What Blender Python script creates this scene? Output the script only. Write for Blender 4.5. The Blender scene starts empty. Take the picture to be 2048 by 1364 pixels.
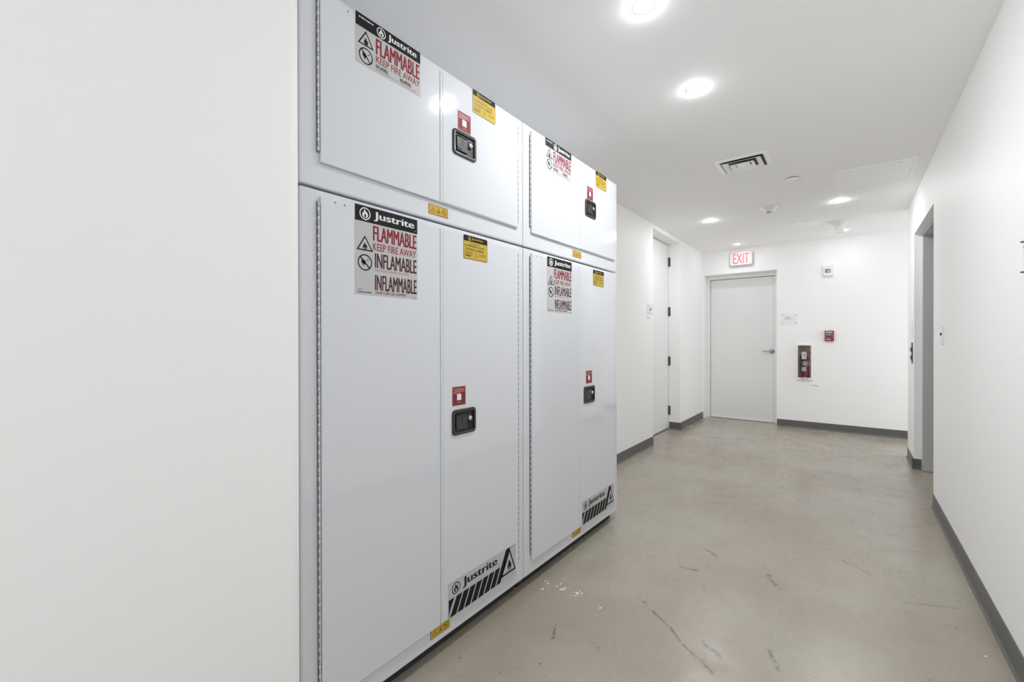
import bpy, bmesh, math, random
from mathutils import Vector, Matrix
random.seed(7)
scene = bpy.context.scene
COL = scene.collection
PI = math.pi

# ------------------------------------------------------------------ camera
CAM_H = 1.24
F_PX = 865.56
yaw, pitch, roll = math.radians(37.833), math.radians(-0.1674), math.radians(-0.103)
Fv = Vector((-math.sin(yaw) * math.cos(pitch), math.cos(yaw) * math.cos(pitch), math.sin(pitch)))
Rv = Vector((math.cos(yaw), math.sin(yaw), 0))
Uv = Rv.cross(Fv)
R2 = Rv * math.cos(roll) + Uv * math.sin(roll)
U2 = R2.cross(Fv)
cam_data = bpy.data.cameras.new('camera')
cam = bpy.data.objects.new('camera', cam_data)
COL.objects.link(cam)
cam.matrix_world = Matrix(((R2.x, U2.x, -Fv.x, 0), (R2.y, U2.y, -Fv.y, 0), (R2.z, U2.z, -Fv.z, CAM_H), (0, 0, 0, 1)))
cam_data.sensor_width = 36.0
cam_data.lens = F_PX * 36.0 / 2048.0
cam_data.clip_start = 0.02
scene.camera = cam

# ------------------------------------------------------------------ world, exposure
world = bpy.data.worlds.new('world')
scene.world = world
world.use_nodes = True
bgn = world.node_tree.nodes['Background']
bgn.inputs[0].default_value = (0.95, 0.97, 1.0, 1)
bgn.inputs[1].default_value = 1.95          # added fill, entering by the open ends behind the camera and past the column
scene.view_settings.view_transform = 'Standard'
scene.view_settings.look = 'None'
scene.view_settings.gamma = 1.0
scene.view_settings.exposure = 0.04
try:
    scene.view_settings.use_curve_mapping = False
except Exception:
    pass
LENS_NEAR = 820.0
LENS_MID = 660.0
LENS_FAR = 120.0
LENS_REAR_FILL = 60.0
scene.cycles.max_bounces = 24
scene.cycles.diffuse_bounces = 16


# ------------------------------------------------------------------ materials
def mat(name, col, rough=0.5, metal=0.0, spec=0.5, coat=0.0, coat_rough=0.1, noise=0.0, nscale=8.0, bump=0.0, bscale=60.0, emit=None, estr=0.0):
    m = bpy.data.materials.new(name)
    m.use_nodes = True
    nt = m.node_tree
    b = nt.nodes['Principled BSDF']
    b.inputs['Base Color'].default_value = (*col, 1)
    b.inputs['Roughness'].default_value = rough
    b.inputs['Metallic'].default_value = metal
    b.inputs['Specular IOR Level'].default_value = spec
    b.inputs['Coat Weight'].default_value = coat
    b.inputs['Coat Roughness'].default_value = coat_rough
    tc = nt.nodes.new('ShaderNodeTexCoord')
    n = nt.nodes.new('ShaderNodeTexNoise')
    n.inputs['Scale'].default_value = nscale
    n.inputs['Detail'].default_value = 4
    nt.links.new(tc.outputs['Object'], n.inputs['Vector'])
    mx = nt.nodes.new('ShaderNodeMix')
    mx.data_type = 'RGBA'
    mx.inputs[6].default_value = (*[c * (1 - noise) for c in col], 1)
    mx.inputs[7].default_value = (*[min(1, c * (1 + noise)) for c in col], 1)
    nt.links.new(n.outputs['Fac'], mx.inputs[0])
    nt.links.new(mx.outputs[2], b.inputs['Base Color'])
    if bump > 0:
        n2 = nt.nodes.new('ShaderNodeTexNoise')
        n2.inputs['Scale'].default_value = bscale
        n2.inputs['Detail'].default_value = 3
        nt.links.new(tc.outputs['Object'], n2.inputs['Vector'])
        bp = nt.nodes.new('ShaderNodeBump')
        bp.inputs['Strength'].default_value = bump
        bp.inputs['Distance'].default_value = 0.002
        nt.links.new(n2.outputs['Fac'], bp.inputs['Height'])
        nt.links.new(bp.outputs[0], b.inputs['Normal'])
    if emit:
        b.inputs['Emission Color'].default_value = (*emit, 1)
        b.inputs['Emission Strength'].default_value = estr
    return m


M = {}
M['wall'] = mat('wall_paint', (0.925, 0.925, 0.925), 0.55, spec=0.3, noise=0.008, nscale=1.5, bump=0.05, bscale=260)
M['ceiling'] = mat('ceiling_paint', (0.955, 0.955, 0.955), 0.8, spec=0.2, noise=0.006, nscale=1.2)
M['door'] = mat('door_paint', (0.83, 0.83, 0.83), 0.4, spec=0.4, noise=0.006, nscale=2)
M['trim'] = mat('trim_paint', (0.84, 0.84, 0.84), 0.4, spec=0.4)
M['base'] = mat('baseboard_vinyl', (0.112, 0.112, 0.108), 0.42, noise=0.08, nscale=6)
M['cab'] = mat('cabinet_enamel', (0.67, 0.69, 0.725), 0.075, spec=0.5, coat=0.25, coat_rough=0.06, noise=0.004, nscale=2)
M['silver'] = mat('sticker_silver', (0.50, 0.505, 0.51), 0.55, spec=0.15, noise=0.02, nscale=20)
M['black'] = mat('sticker_black', (0.012, 0.012, 0.013), 0.55, spec=0.15)
M['white'] = mat('sticker_white', (0.78, 0.79, 0.80), 0.55, spec=0.15)
M['red'] = mat('sticker_red', (0.24, 0.020, 0.030), 0.55, spec=0.15)
M['redp'] = mat('sticker_light_red', (0.28, 0.03, 0.045), 0.55, spec=0.15)
M['pink'] = mat('sticker_pale_red', (0.42, 0.16, 0.18), 0.4)
M['maroon'] = mat('sticker_dark_maroon', (0.075, 0.020, 0.024), 0.55, spec=0.15)
M['redtag'] = mat('tag_red', (0.22, 0.035, 0.04), 0.55, spec=0.15)
M['tagtext'] = mat('tag_text', (0.62, 0.36, 0.35), 0.4)
M['yellow'] = mat('sticker_yellow', (0.54, 0.39, 0.055), 0.55, spec=0.15)
M['amber'] = mat('sticker_amber', (0.60, 0.38, 0.05), 0.55, spec=0.15)
M['brown'] = mat('sticker_print_brown', (0.10, 0.06, 0.012), 0.4)
M['latch'] = mat('latch_black', (0.014, 0.014, 0.015), 0.36, spec=0.6, coat=0.4)
M['latchin'] = mat('latch_cup', (0.008, 0.008, 0.008), 0.5)
M['chrome'] = mat('chrome', (0.75, 0.75, 0.74), 0.18, metal=1.0)
M['zinc'] = mat('zinc_hinge', (0.62, 0.63, 0.65), 0.35, metal=0.15, noise=0.1, nscale=90)
M['shade_rivet'] = mat('hinge_shade_and_rivet', (0.20, 0.20, 0.21), 0.5)  # painted hinge shade; the rivets share this dark tone
M['steel'] = mat('brushed_steel', (0.42, 0.42, 0.43), 0.35, metal=0.9)
M['darksteel'] = mat('dark_hinge', (0.10, 0.10, 0.11), 0.4, metal=0.6)
M['undershade'] = mat('under_cabinet_shade', (0.03, 0.03, 0.03), 0.6)  # near-black colour standing in for the shade under the cabinets
M['greymetal'] = mat('grey_frame_paint', (0.50, 0.50, 0.51), 0.45)
M['plastic'] = mat('white_plastic', (0.82, 0.82, 0.82), 0.35)
M['fixture'] = mat('white_ceiling_fixture', (0.985, 0.985, 0.985), 0.5, spec=0.3)
M['slot'] = mat('dark_slot', (0.01, 0.01, 0.01), 0.6)
M['duct'] = mat('duct_metal', (0.05, 0.05, 0.048), 0.5, noise=0.5, nscale=30)
M['tan'] = mat('cabinet_tan', (0.66, 0.49, 0.30), 0.6)
M['extred'] = mat('extinguisher_red', (0.27, 0.008, 0.010), 0.25, coat=0.3)
M['firered'] = mat('alarm_red', (0.28, 0.008, 0.014), 0.3)
M['hose'] = mat('hose_black', (0.015, 0.015, 0.015), 0.45)
M['brass'] = mat('brass', (0.45, 0.36, 0.22), 0.35, metal=0.8)
M['paper'] = mat('paper', (0.86, 0.86, 0.86), 0.6)
M['ink'] = mat('ink_grey', (0.20, 0.20, 0.21), 0.6)
M['blueink'] = mat('ink_blue', (0.10, 0.11, 0.24), 0.6)
M['faint'] = mat('ink_faint', (0.60, 0.60, 0.60), 0.6)
M['dust'] = mat('white_fleck', (0.80, 0.79, 0.75), 0.7)
M['exitred'] = mat('exit_letter', (0.75, 0.10, 0.10), 0.4, emit=(1.0, 0.16, 0.16), estr=0.75)
M['lens'] = M['lens_near'] = mat('lamp_lens', (0.9, 0.9, 0.9), 0.4, emit=(0.975, 0.988, 1.0), estr=LENS_NEAR)
for _n, _e in (('lens_mid', LENS_MID), ('lens_far', LENS_FAR), ('lens_rear_fill', LENS_REAR_FILL)):
    M[_n] = mat('lamp_' + _n, (0.9, 0.9, 0.9), 0.4, emit=(0.975, 0.988, 1.0), estr=_e)
M['elev'] = mat('elevator_steel', (0.50, 0.50, 0.51), 0.3, metal=0.8)


def make_clear():
    m = bpy.data.materials.new('clear_acrylic')
    m.use_nodes = True
    nt = m.node_tree
    nt.nodes.remove(nt.nodes['Principled BSDF'])
    out = nt.nodes['Material Output']
    t = nt.nodes.new('ShaderNodeBsdfTransparent')
    t.inputs[0].default_value = (0.97, 0.98, 0.98, 1)
    g = nt.nodes.new('ShaderNodeBsdfGlossy')
    g.inputs['Roughness'].default_value = 0.05
    fr = nt.nodes.new('ShaderNodeFresnel')
    fr.inputs[0].default_value = 1.4
    mx = nt.nodes.new('ShaderNodeMixShader')
    nt.links.new(fr.outputs[0], mx.inputs[0])
    nt.links.new(t.outputs[0], mx.inputs[1])
    nt.links.new(g.outputs[0], mx.inputs[2])
    nt.links.new(mx.outputs[0], out.inputs[0])
    return m


M['clear'] = make_clear()


def make_floor():
    m = bpy.data.materials.new('painted_concrete_floor')
    m.use_nodes = True
    nt = m.node_tree
    N, L = nt.nodes, nt.links
    b = N['Principled BSDF']
    tc = N.new('ShaderNodeTexCoord')
    P = tc.outputs['Object']

    def noise(scale, detail=4, vec=None, rough=0.55):
        n = N.new('ShaderNodeTexNoise')
        n.inputs['Scale'].default_value = scale
        n.inputs['Detail'].default_value = detail
        n.inputs['Roughness'].default_value = rough
        L.new(vec or P, n.inputs['Vector'])
        return n.outputs['Fac']

    def ramp(fac, lo, hi, a=0.0, c=1.0):
        r = N.new('ShaderNodeMapRange')
        r.interpolation_type = 'SMOOTHSTEP'
        for k, v in zip(('From Min', 'From Max', 'To Min', 'To Max'), (lo, hi, a, c)):
            r.inputs[k].default_value = v
        L.new(fac, r.inputs['Value'])
        return r.outputs[0]

    def mixc(fac, a, c):
        x = N.new('ShaderNodeMix')
        x.data_type = 'RGBA'
        for i, v in ((6, a), (7, c)):
            if isinstance(v, tuple):
                x.inputs[i].default_value = (*v, 1)
            else:
                L.new(v, x.inputs[i])
        if isinstance(fac, float):
            x.inputs[0].default_value = fac
        else:
            L.new(fac, x.inputs[0])
        return x.outputs[2]

    def math_(op, a, c=None):
        x = N.new('ShaderNodeMath')
        x.operation = op
        x.use_clamp = False
        for i, v in ((0, a), (1, c)):
            if v is None:
                continue
            if isinstance(v, (int, float)):
                x.inputs[i].default_value = v
            else:
                L.new(v, x.inputs[i])
        return x.outputs[0]

    def mapped(rot, sc):
        mp = N.new('ShaderNodeMapping')
        mp.inputs['Rotation'].default_value = (0, 0, rot)
        mp.inputs['Scale'].default_value = sc
        L.new(P, mp.inputs['Vector'])
        return mp.outputs[0]

    big = noise(0.9, 3)
    c = mixc(ramp(big, 0.35, 0.65), FLOOR_A, FLOOR_B)
    hue = noise(2.1, 2, mapped(0.6, (1, 1, 1)))
    c = mixc(ramp(hue, 0.45, 0.7, 0, 0.35), c, FLOOR_C)
    # fine mottling
    c = mixc(ramp(noise(22, 7), 0.3, 0.7, 0.0, 0.08), c, tuple(v * 0.8 for v in FLOOR_A))
    # worn, scuffed patches: short dark strokes in two directions
    patch = ramp(noise(1.7, 2, mapped(0.3, (1, 1, 1))), 0.45, 0.62)
    for rot, th, amt in ((0.9, 0.685, 0.7), (-0.5, 0.70, 0.6), (2.2, 0.70, 0.5)):
        st = ramp(noise(30, 8, mapped(rot, (0.8, 4.0, 1)), 0.75), th, th + 0.05, 0, amt)
        c = mixc(math_('MULTIPLY', st, math_('ADD', math_('MULTIPLY', patch, 0.9), 0.12)), c, (0.085, 0.08, 0.068))
    # tiny dark specks and pale specks
    vo = N.new('ShaderNodeTexVoronoi')
    vo.inputs['Scale'].default_value = 9
    L.new(P, vo.inputs['Vector'])
    c = mixc(ramp(vo.outputs['Distance'], 0.035, 0.055, 0.7, 0), c, (0.06, 0.055, 0.045))
    vo2 = N.new('ShaderNodeTexVoronoi')
    vo2.inputs['Scale'].default_value = 6.3
    L.new(mapped(0.4, (1, 1, 1)), vo2.inputs['Vector'])
    c = mixc(ramp(vo2.outputs['Distance'], 0.02, 0.03, 0.6, 0), c, (0.55, 0.53, 0.48))
    # individual scuffs and cracks: (x0, y0, x1, y1, width)
    sep = N.new('ShaderNodeSeparateXYZ')
    L.new(P, sep.inputs[0])
    wob = math_('MULTIPLY', math_('SUBTRACT', noise(7, 3), 0.5), 0.05)
    px = math_('ADD', sep.outputs[0], wob)
    py = math_('ADD', sep.outputs[1], wob)
    br = ramp(noise(38, 3), 0.38, 0.55)
    for (x0, y0, x1, y1, w) in SCUFFS:
        dx, dy = x1 - x0, y1 - y0
        ll = dx * dx + dy * dy
        ax = math_('SUBTRACT', px, x0)
        ay = math_('SUBTRACT', py, y0)
        t = math_('DIVIDE', math_('ADD', math_('MULTIPLY', ax, dx), math_('MULTIPLY', ay, dy)), ll)
        t = math_('MINIMUM', math_('MAXIMUM', t, 0.0), 1.0)
        ex = math_('SUBTRACT', ax, math_('MULTIPLY', t, dx))
        ey = math_('SUBTRACT', ay, math_('MULTIPLY', t, dy))
        d = math_('SQRT', math_('ADD', math_('MULTIPLY', ex, ex), math_('MULTIPLY', ey, ey)))
        c = mixc(math_('MULTIPLY', ramp(d, w * 0.4, w, 0.6, 0), br), c, (0.07, 0.066, 0.056))
    L.new(c, b.inputs['Base Color'])
    L.new(ramp(noise(5, 5), 0.3, 0.7, 0.17, 0.32), b.inputs['Roughness'])
    b.inputs['Specular IOR Level'].default_value = 0.5
    bp = N.new('ShaderNodeBump')
    bp.inputs['Strength'].default_value = 0.22
    bp.inputs['Distance'].default_value = 0.003
    L.new(noise(45, 6, None, 0.7), bp.inputs['Height'])
    L.new(bp.outputs[0], b.inputs['Normal'])
    return m


FLOOR_A = (0.318, 0.280, 0.222)
FLOOR_B = (0.385, 0.358, 0.302)
FLOOR_C = (0.38, 0.335, 0.290)
SCUFFS = [(-0.92, 3.62, -0.45, 3.98, 0.008), (-0.47, 4.0, -0.30, 4.25, 0.007), (-0.33, 2.62, -0.27, 2.50, 0.016), (-0.70, 1.95, -0.40, 1.72, 0.010),
          (-0.80, 2.02, -0.74, 1.98, 0.012), (0.21, 2.74, 0.40, 2.83, 0.005), (-0.46, 1.88, -0.40, 1.82, 0.016), (-0.24, 1.99, -0.20, 1.90, 0.014),
          (-1.0, 1.60, -0.97, 1.52, 0.010), (-0.72, 2.42, -0.64, 2.44, 0.014), (-0.66, 2.72, -0.60, 2.66, 0.012), (-0.02, 3.05, 0.10, 2.95, 0.008)]
M['floor'] = make_floor()


# ------------------------------------------------------------------ mesh helpers
class MB:
    """collects shapes with materials and links them as ONE mesh object"""
    def __init__(self):
        self.v, self.f, self.m, self.s, self.mats = [], [], [], [], []

    def mi(self, name):
        if name not in self.mats:
            self.mats.append(name)
        return self.mats.index(name)

    def add(self, verts, faces, m, smooth=False, T=None):
        o = len(self.v)
        for p in verts:
            self.v.append(T @ Vector(p) if T is not None else Vector(p))
        k = self.mi(m)
        for f in faces:
            self.f.append([i + o for i in f])
            self.m.append(k)
            self.s.append(smooth)

    def box(self, x0, x1, y0, y1, z0, z1, m, T=None, r=0.0, seg=2):
        if r <= 0:
            v = [(x, y, z) for x in (x0, x1) for y in (y0, y1) for z in (z0, z1)]
            f = [(0, 1, 3, 2), (4, 6, 7, 5), (0, 4, 5, 1), (2, 3, 7, 6), (0, 2, 6, 4), (1, 5, 7, 3)]
            self.add(v, f, m, False, T)
        else:
            bm = bmesh.new()
            bmesh.ops.create_cube(bm, size=1)
            for q in bm.verts:
                q.co = Vector((x0 + (q.co.x + .5) * (x1 - x0), y0 + (q.co.y + .5) * (y1 - y0), z0 + (q.co.z + .5) * (z1 - z0)))
            bmesh.ops.bevel(bm, geom=bm.edges[:], offset=r, segments=seg, profile=0.5, affect='EDGES')
            bm.verts.index_update()
            self.add([q.co.copy() for q in bm.verts], [[q.index for q in f.verts] for f in bm.faces], m, False, T)
            bm.free()

    def prism(self, pts, a, b, m, axis='z', T=None, smooth=False):
        """2D outline (CCW) extruded from a to b along axis"""
        n = len(pts)
        def mk(p, h):
            return {'z': (p[0], p[1], h), 'y': (p[0], h, p[1]), 'x': (h, p[0], p[1])}[axis]
        v = [mk(p, a) for p in pts] + [mk(p, b) for p in pts]
        f = [list(range(n - 1, -1, -1)), list(range(n, 2 * n))]
        f += [(i, (i + 1) % n, n + (i + 1) % n, n + i) for i in range(n)]
        self.add(v, f, m, smooth, T)

    def lathe(self, prof, m, seg=32, T=None, smooth=True, caps=True):
        """profile [(r, h)] turned about local z"""
        v, f = [], []
        for (r, h) in prof:
            for k in range(seg):
                a = 2 * PI * k / seg
                v.append((r * math.cos(a), r * math.sin(a), h))
        for j in range(len(prof) - 1):
            for k in range(seg):
                k2 = (k + 1) % seg
                f.append((j * seg + k, j * seg + k2, (j + 1) * seg + k2, (j + 1) * seg + k))
        self.add(v, f, m, smooth, T)
        if caps:
            for j, rev in ((0, True), (len(prof) - 1, False)):
                r, h = prof[j]
                if r > 1e-5:
                    vv = [(r * math.cos(2 * PI * k / seg), r * math.sin(2 * PI * k / seg), h) for k in range(seg)]
                    self.add(vv, [list(range(seg))[::-1] if rev else list(range(seg))], m, False, T)

    def tube(self, pts, r, m, seg=10, T=None):
        pts = [Vector(p) for p in pts]
        v, f = [], []
        up = Vector((0.123, 0.31, 0.94)).normalized()
        for i, p in enumerate(pts):
            d = (pts[min(i + 1, len(pts) - 1)] - pts[max(i - 1, 0)]).normalized()
            a = d.cross(up).normalized()
            b = d.cross(a).normalized()
            rr = r[i] if isinstance(r, (list, tuple)) else r
            for k in range(seg):
                t = 2 * PI * k / seg
                v.append(p + a * math.cos(t) * rr + b * math.sin(t) * rr)
        for i in range(len(pts) - 1):
            for k in range(seg):
                k2 = (k + 1) % seg
                f.append((i * seg + k, i * seg + k2, (i + 1) * seg + k2, (i + 1) * seg + k))
        f.append(list(range(seg)))
        f.append([(len(pts) - 1) * seg + k for k in range(seg)][::-1])
        self.add(v, f, m, True, T)

    def build(self, name, parent=None, loc=None):
        me = bpy.data.meshes.new(name)
        me.from_pydata([tuple(p) for p in self.v], [], self.f)
        for k in self.mats:
            me.materials.append(M[k])
        me.polygons.foreach_set('material_index', self.m)
        me.polygons.foreach_set('use_smooth', self.s)
        me.update()
        bm = bmesh.new()
        bm.from_mesh(me)
        if getattr(self, 'recalc', True):
            bmesh.ops.recalc_face_normals(bm, faces=bm.faces[:])
        bm.to_mesh(me)
        bm.free()
        o = bpy.data.objects.new(name, me)
        COL.objects.link(o)
        if parent:
            o.parent = parent
        if loc:
            o.location = loc
        return o


def tag(o, label=None, cat=None, group=None, kind=None):
    if label:
        o['label'] = label
    if cat:
        o['category'] = cat
    if group:
        o['group'] = group
    if kind:
        o['kind'] = kind
    return o


def empty(name, loc, label, cat, group=None):
    o = bpy.data.objects.new(name, None)
    o.empty_display_size = 0.05
    o.location = loc
    COL.objects.link(o)
    return tag(o, label, cat, group)


# frames mapping (right, up, outward) of a face to object space
T_LEFT = Matrix(((0, 0, 1, 0), (1, 0, 0, 0), (0, 1, 0, 0), (0, 0, 0, 1)))       # faces +X, right = +Y
T_FAR = Matrix(((1, 0, 0, 0), (0, 0, -1, 0), (0, 1, 0, 0), (0, 0, 0, 1)))       # faces -Y, right = +X
T_RIGHT = Matrix(((0, 0, -1, 0), (-1, 0, 0, 0), (0, 1, 0, 0), (0, 0, 0, 1)))    # faces -X, right = -Y
T_DOWN = Matrix(((1, 0, 0, 0), (0, -1, 0, 0), (0, 0, -1, 0), (0, 0, 0, 1)))     # faces -Z

# ------------------------------------------------------------------ flat graphics
_tc = {}


def text_mesh(s, bold):
    key = (s, bold)
    if key in _tc:
        return _tc[key]
    cu = bpy.data.curves.new('lettering', 'FONT')
    cu.body = s
    cu.size = 1.0
    cu.offset = bold
    cu.resolution_u = 3
    ob = bpy.data.objects.new('lettering', cu)
    COL.objects.link(ob)
    dg = bpy.context.evaluated_depsgraph_get()
    me = bpy.data.meshes.new_from_object(ob.evaluated_get(dg))
    vs = [(v.co.x, v.co.y) for v in me.vertices]
    fs = [list(p.vertices) for p in me.polygons]
    bpy.data.objects.remove(ob)
    bpy.data.curves.remove(cu)
    bpy.data.meshes.remove(me)
    x0, x1 = min(v[0] for v in vs), max(v[0] for v in vs)
    y0, y1 = min(v[1] for v in vs), max(v[1] for v in vs)
    _tc[key] = ([((x - x0) / (x1 - x0), (y - y0) / (y1 - y0)) for x, y in vs], fs)
    return _tc[key]


FLAME = [(.50, 0), (.28, .03), (.13, .20), (.10, .42), (.18, .62), (.24, .50), (.31, .58), (.30, .74), (.43, 1.0), (.50, .86), (.62, .74), (.64, .60), (.73, .70), (.86, .50), (.90, .28), (.84, .12), (.70, .02)]
DROP = [(.50, .64), (.40, .44), (.34, .24), (.40, .10), (.50, .05), (.60, .10), (.66, .24), (.60, .44)]


class Sticker:
    """flat graphic; u right, v up, origin lower-left; every layer 0.15 mm above the last"""
    def __init__(self, w, h, T, base=None, t=0.0006, r=0.0, border=None):
        self.b, self.w, self.h, self.T = MB(), w, h, T
        self.b.recalc = False
        self.t = t
        if base:
            o = self.rr(0, 0, w, h, r)
            n = len(o)
            v = [(p[0], p[1], 0) for p in o] + [(p[0], p[1], t) for p in o]
            f = [list(range(n, 2 * n))] + [(i, (i + 1) % n, n + (i + 1) % n, n + i) for i in range(n)]
            self.b.add(v, f, border or base, False, T)
            if border:
                e = 0.0022
                self.poly(self.rr(e, e, w - e, h - e, max(0.001, r - e)), base, 0.5)

    def rr(self, x0, y0, x1, y1, r, n=5):
        if r <= 0:
            return [(x0, y0), (x1, y0), (x1, y1), (x0, y1)]
        o = []
        for cx, cy, a in ((x1 - r, y0 + r, -PI / 2), (x1 - r, y1 - r, 0), (x0 + r, y1 - r, PI / 2), (x0 + r, y0 + r, PI)):
            for k in range(n + 1):
                t = a + PI / 2 * k / n
                o.append((cx + r * math.cos(t), cy + r * math.sin(t)))
        return o

    def z(self, layer):
        return self.t + 0.00015 * layer

    def poly(self, pts, m, layer=1):
        self.b.add([(p[0], p[1], self.z(layer)) for p in pts], [list(range(len(pts)))], m, False, self.T)

    def rect(self, x0, y0, x1, y1, m, layer=1):
        self.poly([(x0, y0), (x1, y0), (x1, y1), (x0, y1)], m, layer)

    def disc(self, cx, cy, r, m, layer=1, n=28):
        self.poly([(cx + r * math.cos(2 * PI * k / n), cy + r * math.sin(2 * PI * k / n)) for k in range(n)], m, layer)

    def ring(self, cx, cy, r, wd, m, layer=1, n=32):
        v, f = [], []
        for k in range(n):
            a = 2 * PI * k / n
            v += [(cx + r * math.cos(a), cy + r * math.sin(a), self.z(layer)), (cx + (r - wd) * math.cos(a), cy + (r - wd) * math.sin(a), self.z(layer))]
        for k in range(n):
            a, c = 2 * k, 2 * ((k + 1) % n)
            f.append((a, c, c + 1, a + 1))
        self.b.add(v, f, m, False, self.T)

    def line(self, x0, y0, x1, y1, wd, m, layer=1):
        d = Vector((x1 - x0, y1 - y0)).normalized()
        nx, ny = -d.y * wd / 2, d.x * wd / 2
        self.poly([(x0 - nx, y0 - ny), (x1 - nx, y1 - ny), (x1 + nx, y1 + ny), (x0 + nx, y0 + ny)], m, layer)

    def shape(self, pts, x, y, w, h, m, layer=1):
        self.poly([(x + p[0] * w, y + p[1] * h) for p in pts][::-1], m, layer)

    def text(self, s, x0, y0, x1, y1, m, bold=0.0, layer=2):
        """bold lettering is the same outline laid over itself with small shifts"""
        vs, fs = text_mesh(s, 0.0)
        bx = bold * 1.15 * (y1 - y0) * min(1.0, (x1 - x0) / (y1 - y0) / (0.78 * max(1, len(s)))) if bold else 0
        for k, (dx, dy) in enumerate(((0, 0),) if not bold else ((-bx * 2, 0), (-bx, 0), (0, 0), (bx, 0), (bx * 2, 0))):
            self.b.add([(x0 + 2 * bx + x * (x1 - x0 - 4 * bx) + dx, y0 + y * (y1 - y0) + dy, self.z(layer) + k * 2e-5) for x, y in vs], fs, m, False, self.T)

    def micro(self, x0, y0, x1, y1, m, layer=2, seed=1):
        """a line of print too small to read: a broken bar"""
        rnd = random.Random(seed)
        x = x0
        while x < x1:
            w = min(x1 - x, (y1 - y0) * rnd.uniform(1.0, 3.2))
            self.rect(x, y0, x + w, y1, m, layer)
            x += w + (y1 - y0) * 0.5

    def tri(self, cx, y0, w, h, stroke, m, inner, layer=1):
        self.poly([(cx - w / 2, y0), (cx + w / 2, y0), (cx, y0 + h)], m, layer)
        k = stroke
        q = math.hypot(w / 2, h)
        kx = k * (q + w / 2) / h
        self.poly([(cx - w / 2 + kx, y0 + k), (cx + w / 2 - kx, y0 + k), (cx, y0 + h - k * q / (w / 2))], inner, layer + 1)

    def emblem(self, cx, cy, r, fg, bgc, layer=1):
        self.disc(cx, cy, r, fg, layer)
        self.disc(cx, cy, r * 0.83, bgc, layer + 1)
        self.shape(FLAME, cx - r * .66, cy - r * .66, r * 1.32, r * 1.40, fg, layer + 2)
        self.shape(DROP, cx - r * .58, cy - r * .62, r * 1.16, r * 1.05, bgc, layer + 3)

    def nofire(self, cx, cy, r, m, layer=1):
        self.ring(cx, cy, r, r * .15, m, layer)
        self.line(cx - r * .66, cy + r * .66, cx + r * .66, cy - r * .66, r * .17, m, layer)
        self.poly([(cx - .5 * r, cy + .28 * r), (cx - .1 * r, cy + .30 * r), (cx + .12 * r, cy + .05 * r), (cx - .02 * r, cy - .1 * r), (cx + .1 * r, cy - .28 * r), (cx - .12 * r, cy - .22 * r), (cx - .2 * r, cy - .52 * r), (cx - .3 * r, cy - .2 * r), (cx - .48 * r, cy - .05 * r)][::-1], m, layer)
        self.line(cx + .25 * r, cy + .2 * r, cx + .55 * r, cy + .45 * r, r * .08, m, layer)

    def build(self, name, parent, loc):
        return self.b.build(name, parent, loc)


# ------------------------------------------------------------------ the stickers of the cabinets (all local to the cabinet's front plane)
def flammable_sign_tall():
    w, h = 0.254, 0.290
    s = Sticker(w, h, T_LEFT, 'silver')
    X = lambda f: f * w
    Y = lambda f: h - f * h
    s.rect(0, Y(.178), w, h, 'black', 1)
    s.emblem(X(.145), Y(.088), .0205, 'white', 'black', 2)
    s.text('Justrite', X(.275), Y(.145), X(.945), Y(.035), 'white', 0.026, 3)
    s.rect(X(.952), Y(.150), X(.972), Y(.146), 'white', 3)
    s.text('FLAMMABLE', X(.262), Y(.372), X(.985), Y(.200), 'red', 0.021)
    s.text('KEEP FIRE AWAY', X(.262), Y(.482), X(.975), Y(.398), 'redp', 0.007)
    s.text('INFLAMABLE', X(.290), Y(.680), X(.985), Y(.512), 'maroon', 0.017)
    s.text('MANTENGA ALEJADO DEL FUEGO', X(.290), Y(.724), X(.845), Y(.696), 'pink', 0.0)
    s.text('INFLAMMABLE', X(.290), Y(.938), X(.985), Y(.762), 'maroon', 0.017)
    s.text('TENIR LOIN DES FLAMMES', X(.290), Y(.982), X(.800), Y(.950), 'redp', 0.007)
    s.tri(X(.142), Y(.505), .062, .050, .0042, 'black', 'silver', 1)
    s.shape(FLAME, X(.142) - .010, Y(.490), .020, .024, 'black', 3)
    s.shape(DROP, X(.142) - .0065, Y(.488), .013, .012, 'silver', 4)
    s.nofire(X(.142), Y(.638), .0268, 'black', 1)
    s.micro(X(.04), Y(.942), X(.10), Y(.936), 'ink', 2, 2)
    s.micro(X(.04), Y(.957), X(.11), Y(.951), 'ink', 2, 3)
    s.micro(X(.04), Y(.979), X(.24), Y(.969), 'black', 2, 4)
    s.micro(X(.90), Y(.986), X(.98), Y(.980), 'ink', 2, 5)
    return s


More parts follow.
